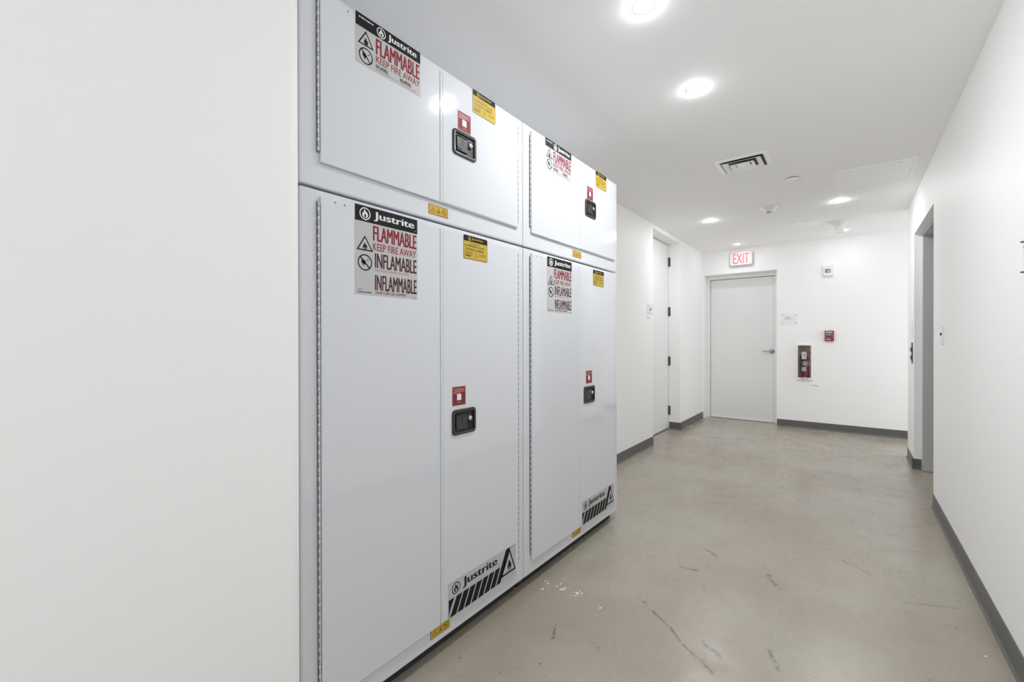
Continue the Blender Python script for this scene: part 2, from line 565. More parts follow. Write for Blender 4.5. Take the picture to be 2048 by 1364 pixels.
def flammable_sign_wide():
    w, h = 0.266, 0.162
    s = Sticker(w, h, T_LEFT, 'silver')
    X = lambda f: f * w
    Y = lambda f: h - f * h
    s.rect(0, Y(.262), w, h, 'black', 1)
    s.micro(X(.045), Y(.085), X(.25), Y(.060), 'white', 2, 8)
    s.emblem(X(.365), Y(.135), .0178, 'white', 'black', 2)
    s.text('Justrite', X(.465), Y(.222), X(.935), Y(.050), 'white', 0.026, 3)
    s.text('FLAMMABLE', X(.285), Y(.630), X(.985), Y(.305), 'red', 0.021)
    s.text('KEEP FIRE AWAY', X(.285), Y(.800), X(.985), Y(.660), 'redp', 0.007)
    s.text('INFLAMABLE', X(.285), Y(.915), X(.470), Y(.835), 'black', 0.008)
    s.text('MANTENGA ALEJADO DEL FUEGO', X(.285), Y(.968), X(.630), Y(.932), 'pink')
    s.text('INFLAMMABLE', X(.655), Y(.915), X(.840), Y(.835), 'black', 0.008)
    s.text('TENIR LOIN DES FLAMMES', X(.655), Y(.968), X(.930), Y(.932), 'pink')
    s.tri(X(.142), Y(.600), .060, .050, .0042, 'black', 'silver', 1)
    s.shape(FLAME, X(.142) - .010, Y(.575), .020, .024, 'black', 3)
    s.nofire(X(.142), Y(.800), .0262, 'black', 1)
    return s


def yellow_notice():
    w, h = 0.148, 0.098
    s = Sticker(w, h, T_LEFT, 'yellow', r=0.006, border='brown')
    X = lambda f: f * w
    Y = lambda f: h - f * h
    s.poly(s.rr(.0008, Y(.245), w - .0008, h - .0008, .004), 'black', 1)
    s.emblem(X(.235), Y(.130), .0092, 'yellow', 'black', 2)
    s.text('Justrite', X(.315), Y(.190), X(.800), Y(.060), 'yellow', 0.018, 3)
    s.micro(X(.24), Y(.345), X(.66), Y(.315), 'brown', 2, 3)
    s.text('FLAMMABLE LIQUID', X(.065), Y(.480), X(.88), Y(.395), 'brown', 0.022)
    s.text('STORAGE CABINET', X(.090), Y(.620), X(.85), Y(.530), 'brown', 0.022)
    for k in range(4):
        s.micro(X(.06), Y(.690 + .045 * k), X(.36), Y(.672 + .045 * k), 'brown', 2, 30 + k)
    s.rect(X(.07), Y(.880), X(.29), Y(.850), 'black', 2)
    s.ring(X(.50), Y(.760), .0085, .0011, 'brown', 2)
    s.micro(X(.47), Y(.770), X(.53), Y(.748), 'brown', 2, 7)
    s.micro(X(.46), Y(.875), X(.56), Y(.857), 'brown', 2, 9)
    for k in range(3):
        s.micro(X(.64), Y(.715 + .042 * k), X(.93), Y(.700 + .042 * k), 'brown', 2, 40 + k)
    return s


def red_tag():
    w, h = 0.076, 0.077
    s = Sticker(w, h, T_LEFT, 'redtag', border='pink')
    for k, (a, c) in enumerate(((.06, .92), (.12, .86), (.10, .92), (.08, .60))):
        s.micro(w * a, h * (.86 - .075 * k), w * c, h * (.89 - .075 * k), 'tagtext', 2, 50 + k)
    s.rect(w * .34, h * .27, w * .66, h * .60, 'white', 2)
    s.rect(w * .34, h * .235, w * .66, h * .27, 'black', 2)
    s.micro(w * .36, h * .155, w * .66, h * .185, 'tagtext', 2, 60)
    return s


def hazard_strip():
    w, h = 0.100, 0.038
    s = Sticker(w, h, T_LEFT, 'amber', r=0.003, border='brown')
    s.tri(w * .22, h * .24, .024, .021, .0016, 'brown', 'amber', 1)
    s.rect(w * .22 - .0009, h * .24 + .0065, w * .22 + .0009, h * .24 + .013, 'brown', 3)
    s.disc(w * .22, h * .24 + .0042, .0011, 'brown', 3)
    s.tri(w * .51, h * .24, .024, .021, .0016, 'brown', 'amber', 1)
    s.shape(FLAME, w * .51 - .005, h * .24 + .002, .010, .011, 'brown', 3)
    s.nofire(w * .80, h * .50, .0125, 'brown', 1)
    return s


def stripe_panel():
    w, h = 0.440, 0.140
    s = Sticker(w, h, T_LEFT, 'silver')
    X = lambda f: f * w
    Y = lambda f: h - f * h
    s.emblem(X(.098), Y(.235), .0235, 'black', 'silver', 1)
    s.text('Justrite', X(.185), Y(.385), X(.690), Y(.070), 'black', 0.030, 2)
    y0, ym, sl = Y(.985), Y(.475), .165
    hh = (ym - y0) / h * sl
    s.poly([(X(.006), y0), (X(.006), ym), (X(.075), ym), (X(.020), Y(.80))], 'black', 1)
    for k in range(7):
        a = .022 + k * .0925
        s.poly([(X(a), y0), (X(a + .076), y0), (X(a + .076 + hh), ym), (X(a + hh), ym)], 'black', 1)
    a = .022 + 7 * .0925 - .0
    s.poly([(X(a), y0), (X(a + .068), y0), (X(a + .068 + sl), Y(.02)), (X(a + sl), Y(.02))], 'black', 1)
    s.poly([(X(.742), Y(.86)), (X(.998), Y(.86)), (X(.890), Y(.03))], 'black', 1)
    s.poly([(X(.775), Y(.80)), (X(.972), Y(.80)), (X(.889), Y(.17))], 'silver', 2)
    s.shape(FLAME, X(.848), Y(.745), X(.080), h * .36, 'black', 3)
    s.shape(DROP, X(.860), Y(.745), X(.050), h * .18, 'silver', 4)
    s.rect(X(.845), Y(.775), X(.925), Y(.762), 'black', 3)
    s.micro(X(.915), Y(.055), X(.99), Y(.035), 'ink', 2, 70)
    return s


# ------------------------------------------------------------------ safety cabinets
CX = -1.250           # plane of the cabinet doors
BODY = -0.010         # the carcass front sits 10 mm behind it


def paddle_latch(parent, u, z):
    """recessed paddle latch; local origin on the door face"""
    w, h = 0.137, 0.103
    b = MB()
    b.recalc = True
    s = Sticker(w, h, T_LEFT)
    outer = s.rr(0, 0, w, h, .016, 6)
    mid = s.rr(.005, .005, w - .005, h - .005, .013, 6)
    inn = s.rr(.012, .012, w - .012, h - .012, .008, 6)
    n = len(outer)
    v = [(p[0], p[1], .0005) for p in outer] + [(p[0], p[1], .005) for p in outer] + [(p[0], p[1], .0075) for p in mid] + [(p[0], p[1], .0065) for p in inn] + [(p[0], p[1], .0012) for p in inn]
    f = []
    for j in range(4):
        f += [(j * n + i, j * n + (i + 1) % n, (j + 1) * n + (i + 1) % n, (j + 1) * n + i) for i in range(n)]
    b.add(v, f, 'latch', False, T_LEFT)
    b.add([(p[0], p[1], .0012) for p in inn], [list(range(n))], 'latchin', False, T_LEFT)
    bez = b.build('latch_bezel', parent, (0, u, z))
    tag(bez, 'black recessed latch surround')
    p = MB()
    p.box(.020, .083, .020, .080, .0015, .0065, 'latch', T_LEFT, r=.0015)
    p.box(.052, .056, .045, .070, .0063, .0068, 'slot', T_LEFT)
    p.box(.022, .046, .026, .036, .006, .0090, 'latch', T_LEFT, r=.0012)
    p.tube([(.024, .078, .0075), (.080, .078, .0075)], .0022, 'latch', 8, T_LEFT)
    pd = p.build('latch_paddle', parent, (0, u, z))
    c = MB()
    TT = T_LEFT @ Matrix.Translation((.100, .060, .0012))
    c.lathe([(.0150, 0), (.0150, .0035), (.0125, .0045)], 'latch', 24, TT)
    c.lathe([(.0095, .0045), (.0095, .0085), (.0080, .0095), (0, .0098)], 'chrome', 24, TT, caps=False)
    c.box(-.001, .001, -.004, .004, .0098, .0101, 'slot', TT)
    lk = c.build('lock_cylinder', parent, (0, u, z))
    tag(lk, 'chrome key lock')


def piano_hinge(parent, u, z0, z1, mirror):
    b = MB()
    p = 0.0135
    z, k = z0, 0
    R = .0026 if mirror else .0034
    while z < z1 - 0.001:
        ze = min(z + p - .0006, z1)
        r = R if k % 2 == 0 else R * .86
        T = Matrix.Translation((BODY + .0055, u, 0))
        b.lathe([(r * .8, z), (r, z + .0008), (r, ze - .0008), (r * .8, ze)], 'zinc', 8, T)
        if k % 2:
            b.box(BODY + .0040, BODY + .0075, u - R - .0006, u - R * .30, z, ze, 'shade_rivet')  # dark sliver painted in for the shaded notch beside the knuckle
        z += p
        k += 1
    if not mirror:
        b.box(BODY - .0005, BODY + .0018, u - .0052, u - .0030, z0 - .004, z1 + .004, 'shade_rivet')  # dark strip standing in for the shadow along the hinge leaf
    b.box(BODY - .0005, BODY + .0045, u - .003, u + .003, z0 - .004, z0 - .0005, 'shade_rivet')
    o = b.build('piano_hinge', parent)
    return o


def make_cabinet(upper, Y0, width, label, group, pos):
    """pos: sticker offsets along the front for this very cabinet"""
    zb, zt = (1.701, 2.308) if upper else (0.064, 1.693)
    root = empty('safety_cabinet', (CX, Y0, 0), label, 'cabinet', group)
    depth = 0.458
    b = MB()
    b.box(BODY - depth, BODY, 0, width, zb, zt, 'cab', r=.006, seg=3)
    if not upper:
        b.box(BODY - depth + .02, BODY - .020, .006, width - .006, zb - .012, zb + .002, 'undershade')
    b.build('body', root)
    if not upper:
        p = MB()
        p.box(BODY - depth + .02, BODY - .050, .006, width - .012, 0, zb - .0125, 'undershade')  # dark block added to keep the gap under the cabinet in shade
        p.build('shade_block', root)
    # doors
    z0, z1 = (1.775, 2.290) if upper else (0.131, 1.676)
    sp = .541
    xr = width - .050
    b = MB()
    b.box(BODY + .0012, 0, .060, sp - .0016, z0, z1, 'cab', r=.003, seg=2)
    left = b.build('door', root)
    b = MB()
    b.box(BODY + .0012, -.0010, sp + .0016, xr, z0, z1, 'cab', r=.003, seg=2)
    b.box(-.0022, .0006, sp + .014, xr - .003, z0 + .004, z1 - .004, 'cab', r=.0012, seg=1)
    right = b.build('door', root)
    hz = (1.808, 2.262) if upper else (0.168, 1.654)
    piano_hinge(root, .0545, hz[0], hz[1], False)
    piano_hinge(root, xr + .005, hz[0], hz[1], True)
    # rivets at the top of the left door
    for (u, z) in (((.105, 1.664), (.137, 1.664)) if not upper else ((.15, 2.279),)):
        rv = MB()
        rv.lathe([(.0030, 0), (.0026, .0009), (0, .0014)], 'shade_rivet', 12, Matrix.Translation((0, u, z)) @ Matrix.Rotation(PI / 2, 4, 'Y'), caps=False)
        rv.build('rivet', left)
    e = .0003
    if upper:
        st = flammable_sign_wide().build('flammable_sign', left, (e, pos['sign'], 2.300 - .162))
    else:
        st = flammable_sign_tall().build('flammable_sign', left, (e, pos['sign'], 1.679 - .290))
    tag(st, 'silver warning sticker with black header and red lettering')
    y = yellow_notice().build('yellow_notice', right, (e + .0007, pos['yellow'], (2.201 if upper else 1.577)))
    tag(y, 'yellow storage notice sticker with black header')
    r = red_tag().build('red_tag', right, (e + .0007, pos['red'], (2.096 if upper else .974)))
    tag(r, 'small red square sticker above the latch')
    lt = pos['latch']
    paddle_latch(right, lt, 1.988 if upper else .855)
    hs = hazard_strip().build('hazard_strip', root if upper else root, ((BODY + e) if upper else (BODY + e), pos['hazard'], 1.722 if upper else .091))
    tag(hs, 'small amber hazard sticker with three symbols')
    if not upper:
        sp_ = stripe_panel().build('striped_sticker', right, (e + .0007, pos['stripe'], .133))
        tag(sp_, 'silver sticker with black diagonal stripes and flame triangle')
    return root


W1, W2 = 1.094, 1.088
YA, YB = 0.6165, 1.7145
GRP = 'white flammable storage cabinets'
make_cabinet(True, YA, W1, 'white wall-high safety cabinet, short upper unit nearest the camera, stacked on the tall one', GRP,
             dict(sign=.176, yellow=.724, red=.636, latch=.606, hazard=.490))
make_cabinet(True, YB, W2, 'white short upper safety cabinet at the far end, stacked above the far tall one', GRP,
             dict(sign=.182, yellow=.752, red=.637, latch=.611, hazard=.482))
make_cabinet(False, YA, W1, 'tall white lower safety cabinet nearest the camera, beside the plain left wall', GRP,
             dict(sign=.172, yellow=.668, red=.602, latch=.600, hazard=.494, stripe=.577))
make_cabinet(False, YB, W2, 'tall white lower safety cabinet at the far end of the pair, nearest the open corridor', GRP,
             dict(sign=.197, yellow=.715, red=.621, latch=.593, hazard=.473, stripe=.569))

# ------------------------------------------------------------------ room
CEIL = 2.600
XL, XR = -1.815, 0.497
YE = 7.240            # far wall
YN = -2.2             # open end added behind the camera to let the world fill in


def struct(name, b):
    o = b.build(name)
    o['kind'] = 'structure'
    return o


b = MB(); b.box(-2.4, 2.0, YN, 8.0, -0.1, 0, 'floor'); struct('floor', b)
b = MB(); b.box(-2.4, 2.0, YN, 8.0, CEIL, CEIL + .1, 'ceiling'); struct('ceiling', b)

# left foreground wall with its rounded end, in front of the cabinets' alcove
XF, YF, RB = -1.227, 0.611, 0.040
pts = [(-2.2, YN), (XF, YN), (XF, YF - RB)]
for k in range(1, 9):
    a = PI / 2 * k / 8
    pts.append((XF - RB + RB * math.cos(a), YF - RB + RB * math.sin(a)))
pts += [(-2.2, YF)]
b = MB(); b.prism(pts, 0, CEIL, 'wall'); 
o = struct('wall_left_near', b)
# left wall behind and beyond the cabinets, with the deep door recess
DX = -1.973
Y1, Y2 = 5.046, 6.081
ZR = 2.552
b = MB()
b.box(-2.2, XL, YF + .001, Y1, 0, CEIL, 'wall')
b.box(-2.2, XL, Y1, Y2, ZR, CEIL, 'wall')
b.box(-2.2, XL, Y2, 8.0, 0, CEIL, 'wall')
b.box(-2.4, -2.2, Y1 - .1, Y2 + .1, 0, CEIL, 'wall')
struct('wall_left', b)

# far wall with the door opening and the hole for the extinguisher cabinet
OX0, OX1, OZ = -1.790, -0.810, 2.240
EX0, EX1, EZ0, EZ1 = -0.556, -0.402, 0.705, 1.156
b = MB()
b.box(XL, OX0, YE, YE + .35, 0, CEIL, 'wall')
b.box(OX0, OX1, YE, YE + .35, OZ, CEIL, 'wall')
b.box(OX1, EX0, YE, YE + .35, 0, CEIL, 'wall')
b.box(EX0, EX1, YE, YE + .35, 0, EZ0, 'wall')
b.box(EX0, EX1, YE, YE + .35, EZ1, CEIL, 'wall')
b.box(EX1, 2.0, YE, YE + .35, 0, CEIL, 'wall')
struct('wall_far', b)

# right wall, elevator niche, column, and the side passage behind it
NY0, NY1, NZ = 4.420, 5.610, 2.238
CY = 6.150
b = MB()
b.box(XR, 2.0, YN, NY0, 0, CEIL, 'wall')
b.box(XR, 0.95, NY0, NY1, NZ, CEIL, 'wall')
b.box(XR, 1.70, NY1, CY, 0, CEIL, 'wall')
b.box(0.95, 1.70, NY0, NY1, 0, CEIL, 'wall')
struct('wall_right', b)


# baseboards: vinyl cove base, profile swept along a run
def baseboard(name, runs):
    """runs: (x0,y0,x1,y1,nx,ny)"""
    b = MB()
    for (x0, y0, x1, y1, nx, ny) in runs:
        prof = [(0, 0), (.0155, 0), (.0150, .003), (.008, .010), (.005, .020), (.0045, .098), (.003, .100), (0, .100)]
        n = len(prof)
        v = [(x0 + nx * p[0], y0 + ny * p[0], p[1]) for p in prof] + [(x1 + nx * p[0], y1 + ny * p[0], p[1]) for p in prof]
        f = [(i, (i + 1) % n, n + (i + 1) % n, n + i) for i in range(n)] + [list(range(n)), list(range(2 * n - 1, n - 1, -1))]
        b.add(v, f, 'base')
    return struct(name, b)


baseboard('baseboard_left', [(XL, YF + .01, XL, Y1, 1, 0)])
baseboard('baseboard_left_far', [(DX + .012, Y2, XL + .0155, Y2, 0, -1), (XL, Y2 - .0155, XL, YE, 1, 0)])
baseboard('baseboard_far', [(OX1 + .004, YE, -0.412, YE, 0, -1), (-0.410, YE, 1.70, YE, 0, -1)])
baseboard('baseboard_right', [(XR, YN, XR, NY0 - .0, -1, 0)])
baseboard('baseboard_column', [(XR - .0155, NY1, .548, NY1, 0, -1), (XR, NY1 - .0155, XR, CY, -1, 0)])
baseboard('baseboard_left_near', [(XF, YN, XF, YF - RB, 1, 0)])

# tall flush door in the left recess
d = MB()
d.box(DX - .045, DX, Y1 + .006, Y2 - .006, .014, ZR - .010, 'door', r=.002, seg=1)
door2 = d.build('door_2')
door2['kind'] = 'structure'
fr = MB()
fr.box(DX - .075, DX - .045, Y1 + .0005, Y2 - .0005, 0, ZR - .0005, 'slot')
fr.build('door_rebate', door2)
th = MB()
th.box(DX - .044, DX + .020, Y1 + .001, Y2 - .001, 0, .006, 'steel')
th.build('threshold', door2)
for zc in (2.312, 1.625, .942, .258):
    h = MB()
    T = Matrix.Translation((DX + .008, Y2 - .007, 0))
    for k in range(3):
        h.lathe([(.006, zc - .063 + k * .042), (.0065, zc - .061 + k * .042), (.0065, zc - .023 + k * .042), (.006, zc - .021 + k * .042)], 'darksteel', 12, T)
    h.box(DX + .006, DX + .030, Y2 - .003, Y2 - .0005, zc - .062, zc + .062, 'darksteel')
    ho = h.build('hinge', door2)
    tag(ho, 'dark metal butt hinge')

# exit door at the far end, set back in its opening
DY = 7.445
d = MB()
d.box(-1.742, -0.852, DY, DY + .045, .022, 2.178, 'door', r=.002, seg=1)
door1 = d.build('door_1')
door1['kind'] = 'structure'
fr = MB()
fr.box(OX0 + .0005, -1.746, DY - .050, DY + .06, 0, OZ - .0005, 'trim', r=.0015, seg=1)
fr.box(-0.848, OX1 - .0005, DY - .050, DY + .06, 0, OZ - .0005, 'trim', r=.0015, seg=1)
fr.box(-1.746, -0.848, DY - .050, DY + .06, 2.184, OZ - .0005, 'trim', r=.0015, seg=1)
fr.build('door_frame', door1)
sw = MB()
sw.box(-1.742, -0.852, DY - .014, DY - .0005, .004, .024, 'trim', r=.001, seg=1)
sw.build('door_sweep', door1)
hd = MB()
T = T_FAR @ Matrix.Translation((-.893, 1.063, -DY))
hd.lathe([(.033, 0), (.033, .004), (.029, .009), (.014, .012), (.012, .040)], 'steel', 28, T)
hd.tube([(0, 0, .044), (-.02, 0, .050), (-.06, .001, .051), (-.10, -.001, .050), (-.122, -.003, .046)], [.011, .0095, .0085, .0085, .007], 'steel', 12, T)
hd.lathe([(.011, .036), (.011, .052), (.008, .056), (0, .057)], 'steel', 20, T, caps=False)
tag(hd.build('door_handle', door1), 'brushed metal lever handle')
# backing so that the opening behind the door frame is closed
b = MB(); b.box(OX0 - .02, OX1 + .02, YE + .35, YE + .37, 0, CEIL, 'wall'); b.box(EX0 - .05, EX1 + .05, YE + .35, YE + .37, 0.5, 1.4, 'wall'); struct('wall_far_backing', b)

# elevator entrance in the right wall
el = empty('elevator_entrance', (.70, 5.0, 0), 'grey metal elevator entrance set into the right wall', 'elevator')
f_ = MB()
x0, x1 = .552, .900
f_.box(x0 - .70, x1 - .70, NY1 - .052 - 5.0, NY1 - .0005 - 5.0, 0.003, NZ - .0005, 'greymetal', r=.002, seg=1)
f_.box(x0 - .70, x1 - .70, NY0 + .0005 - 5.0, NY0 + .045 - 5.0, 0.003, NZ - .0005, 'greymetal', r=.002, seg=1)
f_.box(x0 - .70, x1 - .70, NY0 + .045 - 5.0, NY1 - .052 - 5.0, NZ - .032, NZ - .0005, 'greymetal', r=.002, seg=1)
f_.build('door_frame', el)
p_ = MB()
p_.box(.10, .14, NY0 + .045 - 5.0, (NY0 + NY1) / 2 - 5.0 - .002, .006, NZ - .033, 'elev', r=.002, seg=1)
p_.build('sliding_panel', el)
p_ = MB()
p_.box(.10, .14, (NY0 + NY1) / 2 - 5.0 + .002, NY1 - .052 - 5.0, .006, NZ - .033, 'elev', r=.002, seg=1)
p_.build('sliding_panel', el)
p_ = MB()
p_.box(-.02, .19, NY0 + .045 - 5.0, NY1 - .052 - 5.0, 0, .005, 'steel')
p_.build('sill', el)

# ------------------------------------------------------------------ downlights
def downlight(x, y, label, lens='lens_near'):
    root = empty('downlight', (x, y, CEIL), label, 'ceiling light', 'recessed round downlights')
    t = MB()
    t.lathe([(.037, -.0005), (.038, -.0015), (.042, -.0018), (.045, -.0002)], 'plastic', 36, T_DOWN @ Matrix.Scale(-1, 4, (0, 0, 1)) @ Matrix.Identity(4), caps=False)
    t.build('trim_ring', root)
    l = MB()
    l.lathe([(.0, -.0072), (.012, -.0069), (.022, -.0060), (.030, -.0044), (.0345, -.0030), (.0365, -.0012)], 'lens', 32, Matrix.Identity(4), caps=False)
    l.build('lens', root).data.materials[0] = M[lens]
    return root


downlight(-.659, 1.727, 'recessed round downlight nearest the camera, cut by the top edge of the photo')
downlight(-.657, 2.471, 'recessed round downlight in line with the far end of the white cabinets')
downlight(-.067, 5.338, 'recessed round downlight between the ceiling access panel and the flared ceiling sensor', 'lens_mid')
downlight(-1.246, 5.319, 'recessed round downlight near the left wall, in front of the tall door', 'lens_mid')
downlight(-1.253, 6.870, 'recessed round downlight directly above the red exit sign', 'lens_far')
downlight(-.036, 6.806, 'recessed round downlight half hidden behind the flared ceiling sensor', 'lens_far')
downlight(-.359, -.95, 'unseen fill downlight added behind the viewpoint', 'lens_rear_fill')  # extra lamp out of view, added to lift the near walls


# ------------------------------------------------------------------ ceiling diffuser
def diffuser():
    x0, x1, y0, y1 = -.818, -.460, 3.580, 3.905
    cx, cy = (x0 + x1) / 2, (y0 + y1) / 2
    root = empty('air_diffuser', (cx, cy, CEIL), 'square white louvred air diffuser in the ceiling beyond the cabinets', 'air vent')
    hx, hy = (x1 - x0) / 2, (y1 - y0) / 2

    def cone_ring(b, fo, fi, zo, zi, m, t=.002):
        v = []
        for (f, z) in ((fo, zo), (fi, zi), (fi, zi + t), (fo, zo + t)):
            for sx, sy in ((-1, -1), (1, -1), (1, 1), (-1, 1)):
                v.append((sx * hx * f, sy * hy * f, z))
        fc = []
        for j in range(4):
            j2 = (j + 1) % 4
            for i in range(4):
                i2 = (i + 1) % 4
                fc.append((j * 4 + i, j * 4 + i2, j2 * 4 + i2, j2 * 4 + i))
        b.add(v, fc, m)
    b = MB()
    cone_ring(b, 1.0, .84, -.002, -.010, 'fixture')
    cone_ring(b, .84, .80, -.010, -.002, 'fixture')
    b.build('flange', root)
    b = MB()
    b.box(-hx * .82, hx * .82, -hy * .82, hy * .82, -.0018, -.0008, 'duct')
    b.build('duct_opening', root)
    for fo, fi, zo, zi in ((.73, .52, -.020, -.006), (.45, .29, -.024, -.008)):
        b = MB()
        cone_ring(b, fo, fi, zo, zi, 'fixture')
        b.build('louvre', root)
    b = MB()
    q = .26
    b.add([(-hx * q, -hy * q, -.010), (hx * q, -hy * q, -.010), (hx * q, hy * q, -.010), (-hx * q, hy * q, -.010), (-hx * .1, -hy * .1, -.026), (hx * .1, -hy * .1, -.026), (hx * .1, hy * .1, -.026), (-hx * .1, hy * .1, -.026)],
          [(0, 1, 2, 3), (4, 5, 6, 7), (0, 1, 5, 4), (1, 2, 6, 5), (2, 3, 7, 6), (3, 0, 4, 7)], 'fixture')
    b.build('centre_cone', root)


diffuser()

# concealed sprinkler cover
b = MB()
b.lathe([(.030, -.0005), (.030, -.006)], 'slot', 24)
b.lathe([(.046, -.006), (.047, -.0085), (.044, -.0100), (0, -.0102)], 'fixture', 32, caps=False)
b.lathe([(.046, -.006), (.0, -.0058)], 'slot', 32, caps=False)
tag(b.build('sprinkler_cover', None, (-.374, 4.345, CEIL)), 'flat round white sprinkler cover plate on the ceiling', 'sprinkler cover')

# smoke detector
sd = empty('smoke_detector', (-.645, 5.165, CEIL), 'white cone shaped smoke detector with two dark slots at its tip', 'smoke detector')
b = MB()
b.lathe([(.076, -.0005), (.078, -.006), (.074, -.012), (.058, -.022), (.044, -.038), (.032, -.052)], 'plastic', 36, caps=False)
b.build('housing', sd)
b = MB()
b.lathe([(.031, -.050), (.031, -.058)], 'slot', 28)
b.build('vent_slots', sd)
b = MB()
b.lathe([(.030, -.058), (.027, -.064), (0, -.066)], 'plastic', 28, caps=False)
for k in range(4):
    a = k * PI / 2 + PI * .70
    b.box(-.004, .004, .028, .0325, -.059, -.049, 'plastic', Matrix.Rotation(a, 4, 'Z'))
b.build('cap', sd)

# flared ceiling sensor
b = MB()
b.lathe([(.110, -.0005), (.112, -.004), (.104, -.010), (.080, -.022), (.056, -.042), (.046, -.070), (.042, -.120), (.040, -.130)], 'plastic', 40, caps=False)
b.lathe([(.040, -.130), (.030, -.133), (0, -.134)], 'plastic', 40, caps=False)
tag(b.build('ceiling_sensor', None, (-.074, 6.285, CEIL)), 'white trumpet shaped sensor hanging from the ceiling near the far wall', 'sensor')


# ceiling access panels
def access_panel(x0, x1, y0, y1, label, screws):
    cx, cy = (x0 + x1) / 2, (y0 + y1) / 2
    root = empty('access_panel', (cx, cy, CEIL), label, 'access panel', 'ceiling access panels')
    hx, hy = (x1 - x0) / 2, (y1 - y0) / 2
    b = MB()
    e = .022
    for a in ((-hx, hx, -hy, -hy + e), (-hx, hx, hy - e, hy), (-hx, -hx + e, -hy + e, hy - e), (hx - e, hx, -hy + e, hy - e)):
        b.box(a[0], a[1], a[2], a[3], -.0060, -.0003, 'fixture')
    b.build('frame', root)
    b = MB()
    b.box(-hx + e + .002, hx - e - .002, -hy + e + .002, hy - e - .002, -.0028, -.0003, 'fixture', r=.0008, seg=1)
    pn = b.build('panel', root)
    if screws:
        for sx in (-.62, .62):
            s = MB()
            s.lathe([(.0055, -.0029), (.005, -.0036), (0, -.004)], 'ink', 14, Matrix.Translation((sx * hx, -hy + .05, 0)), caps=False)
            s.build('screw', pn)


access_panel(-.097, .418, 4.399, 4.915, 'large square white access panel in the ceiling next to the right wall', True)
access_panel(-.535, -.224, 6.070, 6.455, 'small white access panel in the ceiling near the far wall', False)

# ------------------------------------------------------------------ exit sign
ex = empty('exit_sign', (-1.262, YE, 2.447), 'white exit sign with glowing red letters above the far door', 'exit sign')
def plate(b, w, h, r, n0, n1, m, T, cx=0, cy=0):
    s = Sticker(1, 1, T)
    o = s.rr(cx - w / 2, cy - h / 2, cx + w / 2, cy + h / 2, r)
    b.prism(o, n0, n1, m, 'z', T)
b = MB()
plate(b, .306, .205, .026, .0005, .044, 'greymetal', T_FAR)
plate(b, .296, .195, .022, .044, .048, 'plastic', T_FAR)
b.build('housing', ex)
s = Sticker(.306, .205, T_FAR @ Matrix.Translation((-.153, -.1025, .048)))
s.text('EXIT', .045, .028, .262, .178, 'exitred', 0.012, 1)
tag(s.build('lettering', ex, (0, 0, 0)), 'glowing red EXIT letters')

# ------------------------------------------------------------------ strobe on the far wall
st = empty('fire_alarm_strobe', (-.213, YE, 2.162), 'square white alarm strobe high on the far wall', 'alarm strobe')
b = MB()
plate(b, .122, .148, .012, .0005, .018, 'plastic', T_FAR)
plate(b, .108, .132, .016, .018, .030, 'plastic', T_FAR)
b.build('housing', st)
b = MB()
b.box(-.030, .030, -.018, .022, .030, .042, 'clear', T_FAR, r=.004)
b.build('lens', st)
b = MB()
b.box(-.028, .020, .010, .018, .0302, .0312, 'ink', T_FAR)
b.box(-.028, -.020, -.026, .012, .0302, .0311, 'ink', T_FAR)
b.box(-.028, .026, -.026, -.020, .0302, .0312, 'ink', T_FAR)
b.build('lettering', st)

# ------------------------------------------------------------------ paper exit notice by the door
pn = empty('paper_notice', (-.661, YE, 1.522), 'white paper notice taped beside the far door', 'notice')
s = Sticker(.190, .150, T_FAR @ Matrix.Translation((-.095, -.075, 0)), 'paper', t=.0012)
s.text('EXIT', .055, .098, .105, .112, 'ink', 0.006)
s.text('DOOR 1', .045, .074, .130, .090, 'ink', 0.01)
s.build('sheet', pn, (0, 0, 0))
for k, (sx, sz) in enumerate(((-1, 1), (1, 1), (-1, -1), (1, -1))):
    t = MB()
    T = T_FAR @ Matrix.Translation((sx * .083, sz * .064 - (0.0 if sz > 0 else -.008), .0014)) @ Matrix.Rotation(-sx * sz * .7, 4, 'Z')
    t.box(-.016, .016, -.005, .005, 0, .0004, 'faint', T)
    t.build('tape', pn)

# ------------------------------------------------------------------ manual pull station
ps = empty('fire_pull_station', (-.200, YE, 1.283), 'small red fire alarm pull station on the far wall', 'fire alarm')
b = MB()
b.box(-.050, .050, -.070, .070, .0005, .034, 'firered', T_FAR, r=.004)
b.box(-.050, .050, .062, .0705, .003, .0345, 'latch', T_FAR, r=.002)
b.build('housing', ps)
b = MB()
b.box(-.034, .034, -.016, .030, .034, .040, 'latch', T_FAR, r=.002)
b.build('pull_handle', ps)
s = Sticker(.10, .14, T_FAR @ Matrix.Translation((-.050, -.070, .0345)), t=0)
s.text('FIRE', .014, .106, .086, .130, 'white', 0.02, 1)
s.text('PULL', .020, .079, .078, .093, 'white', 0.02, 40)
s.line(.012, .048, .012, .103, .004, 'pink', 1)
s.line(.088, .048, .088, .103, .004, 'pink', 1)
s.line(.012, .048, .088, .048, .004, 'pink', 1)
s.text('ALARM', .014, .018, .060, .032, 'white', 0.02, 1)
s.build('lettering', ps, (0, 0, 0))

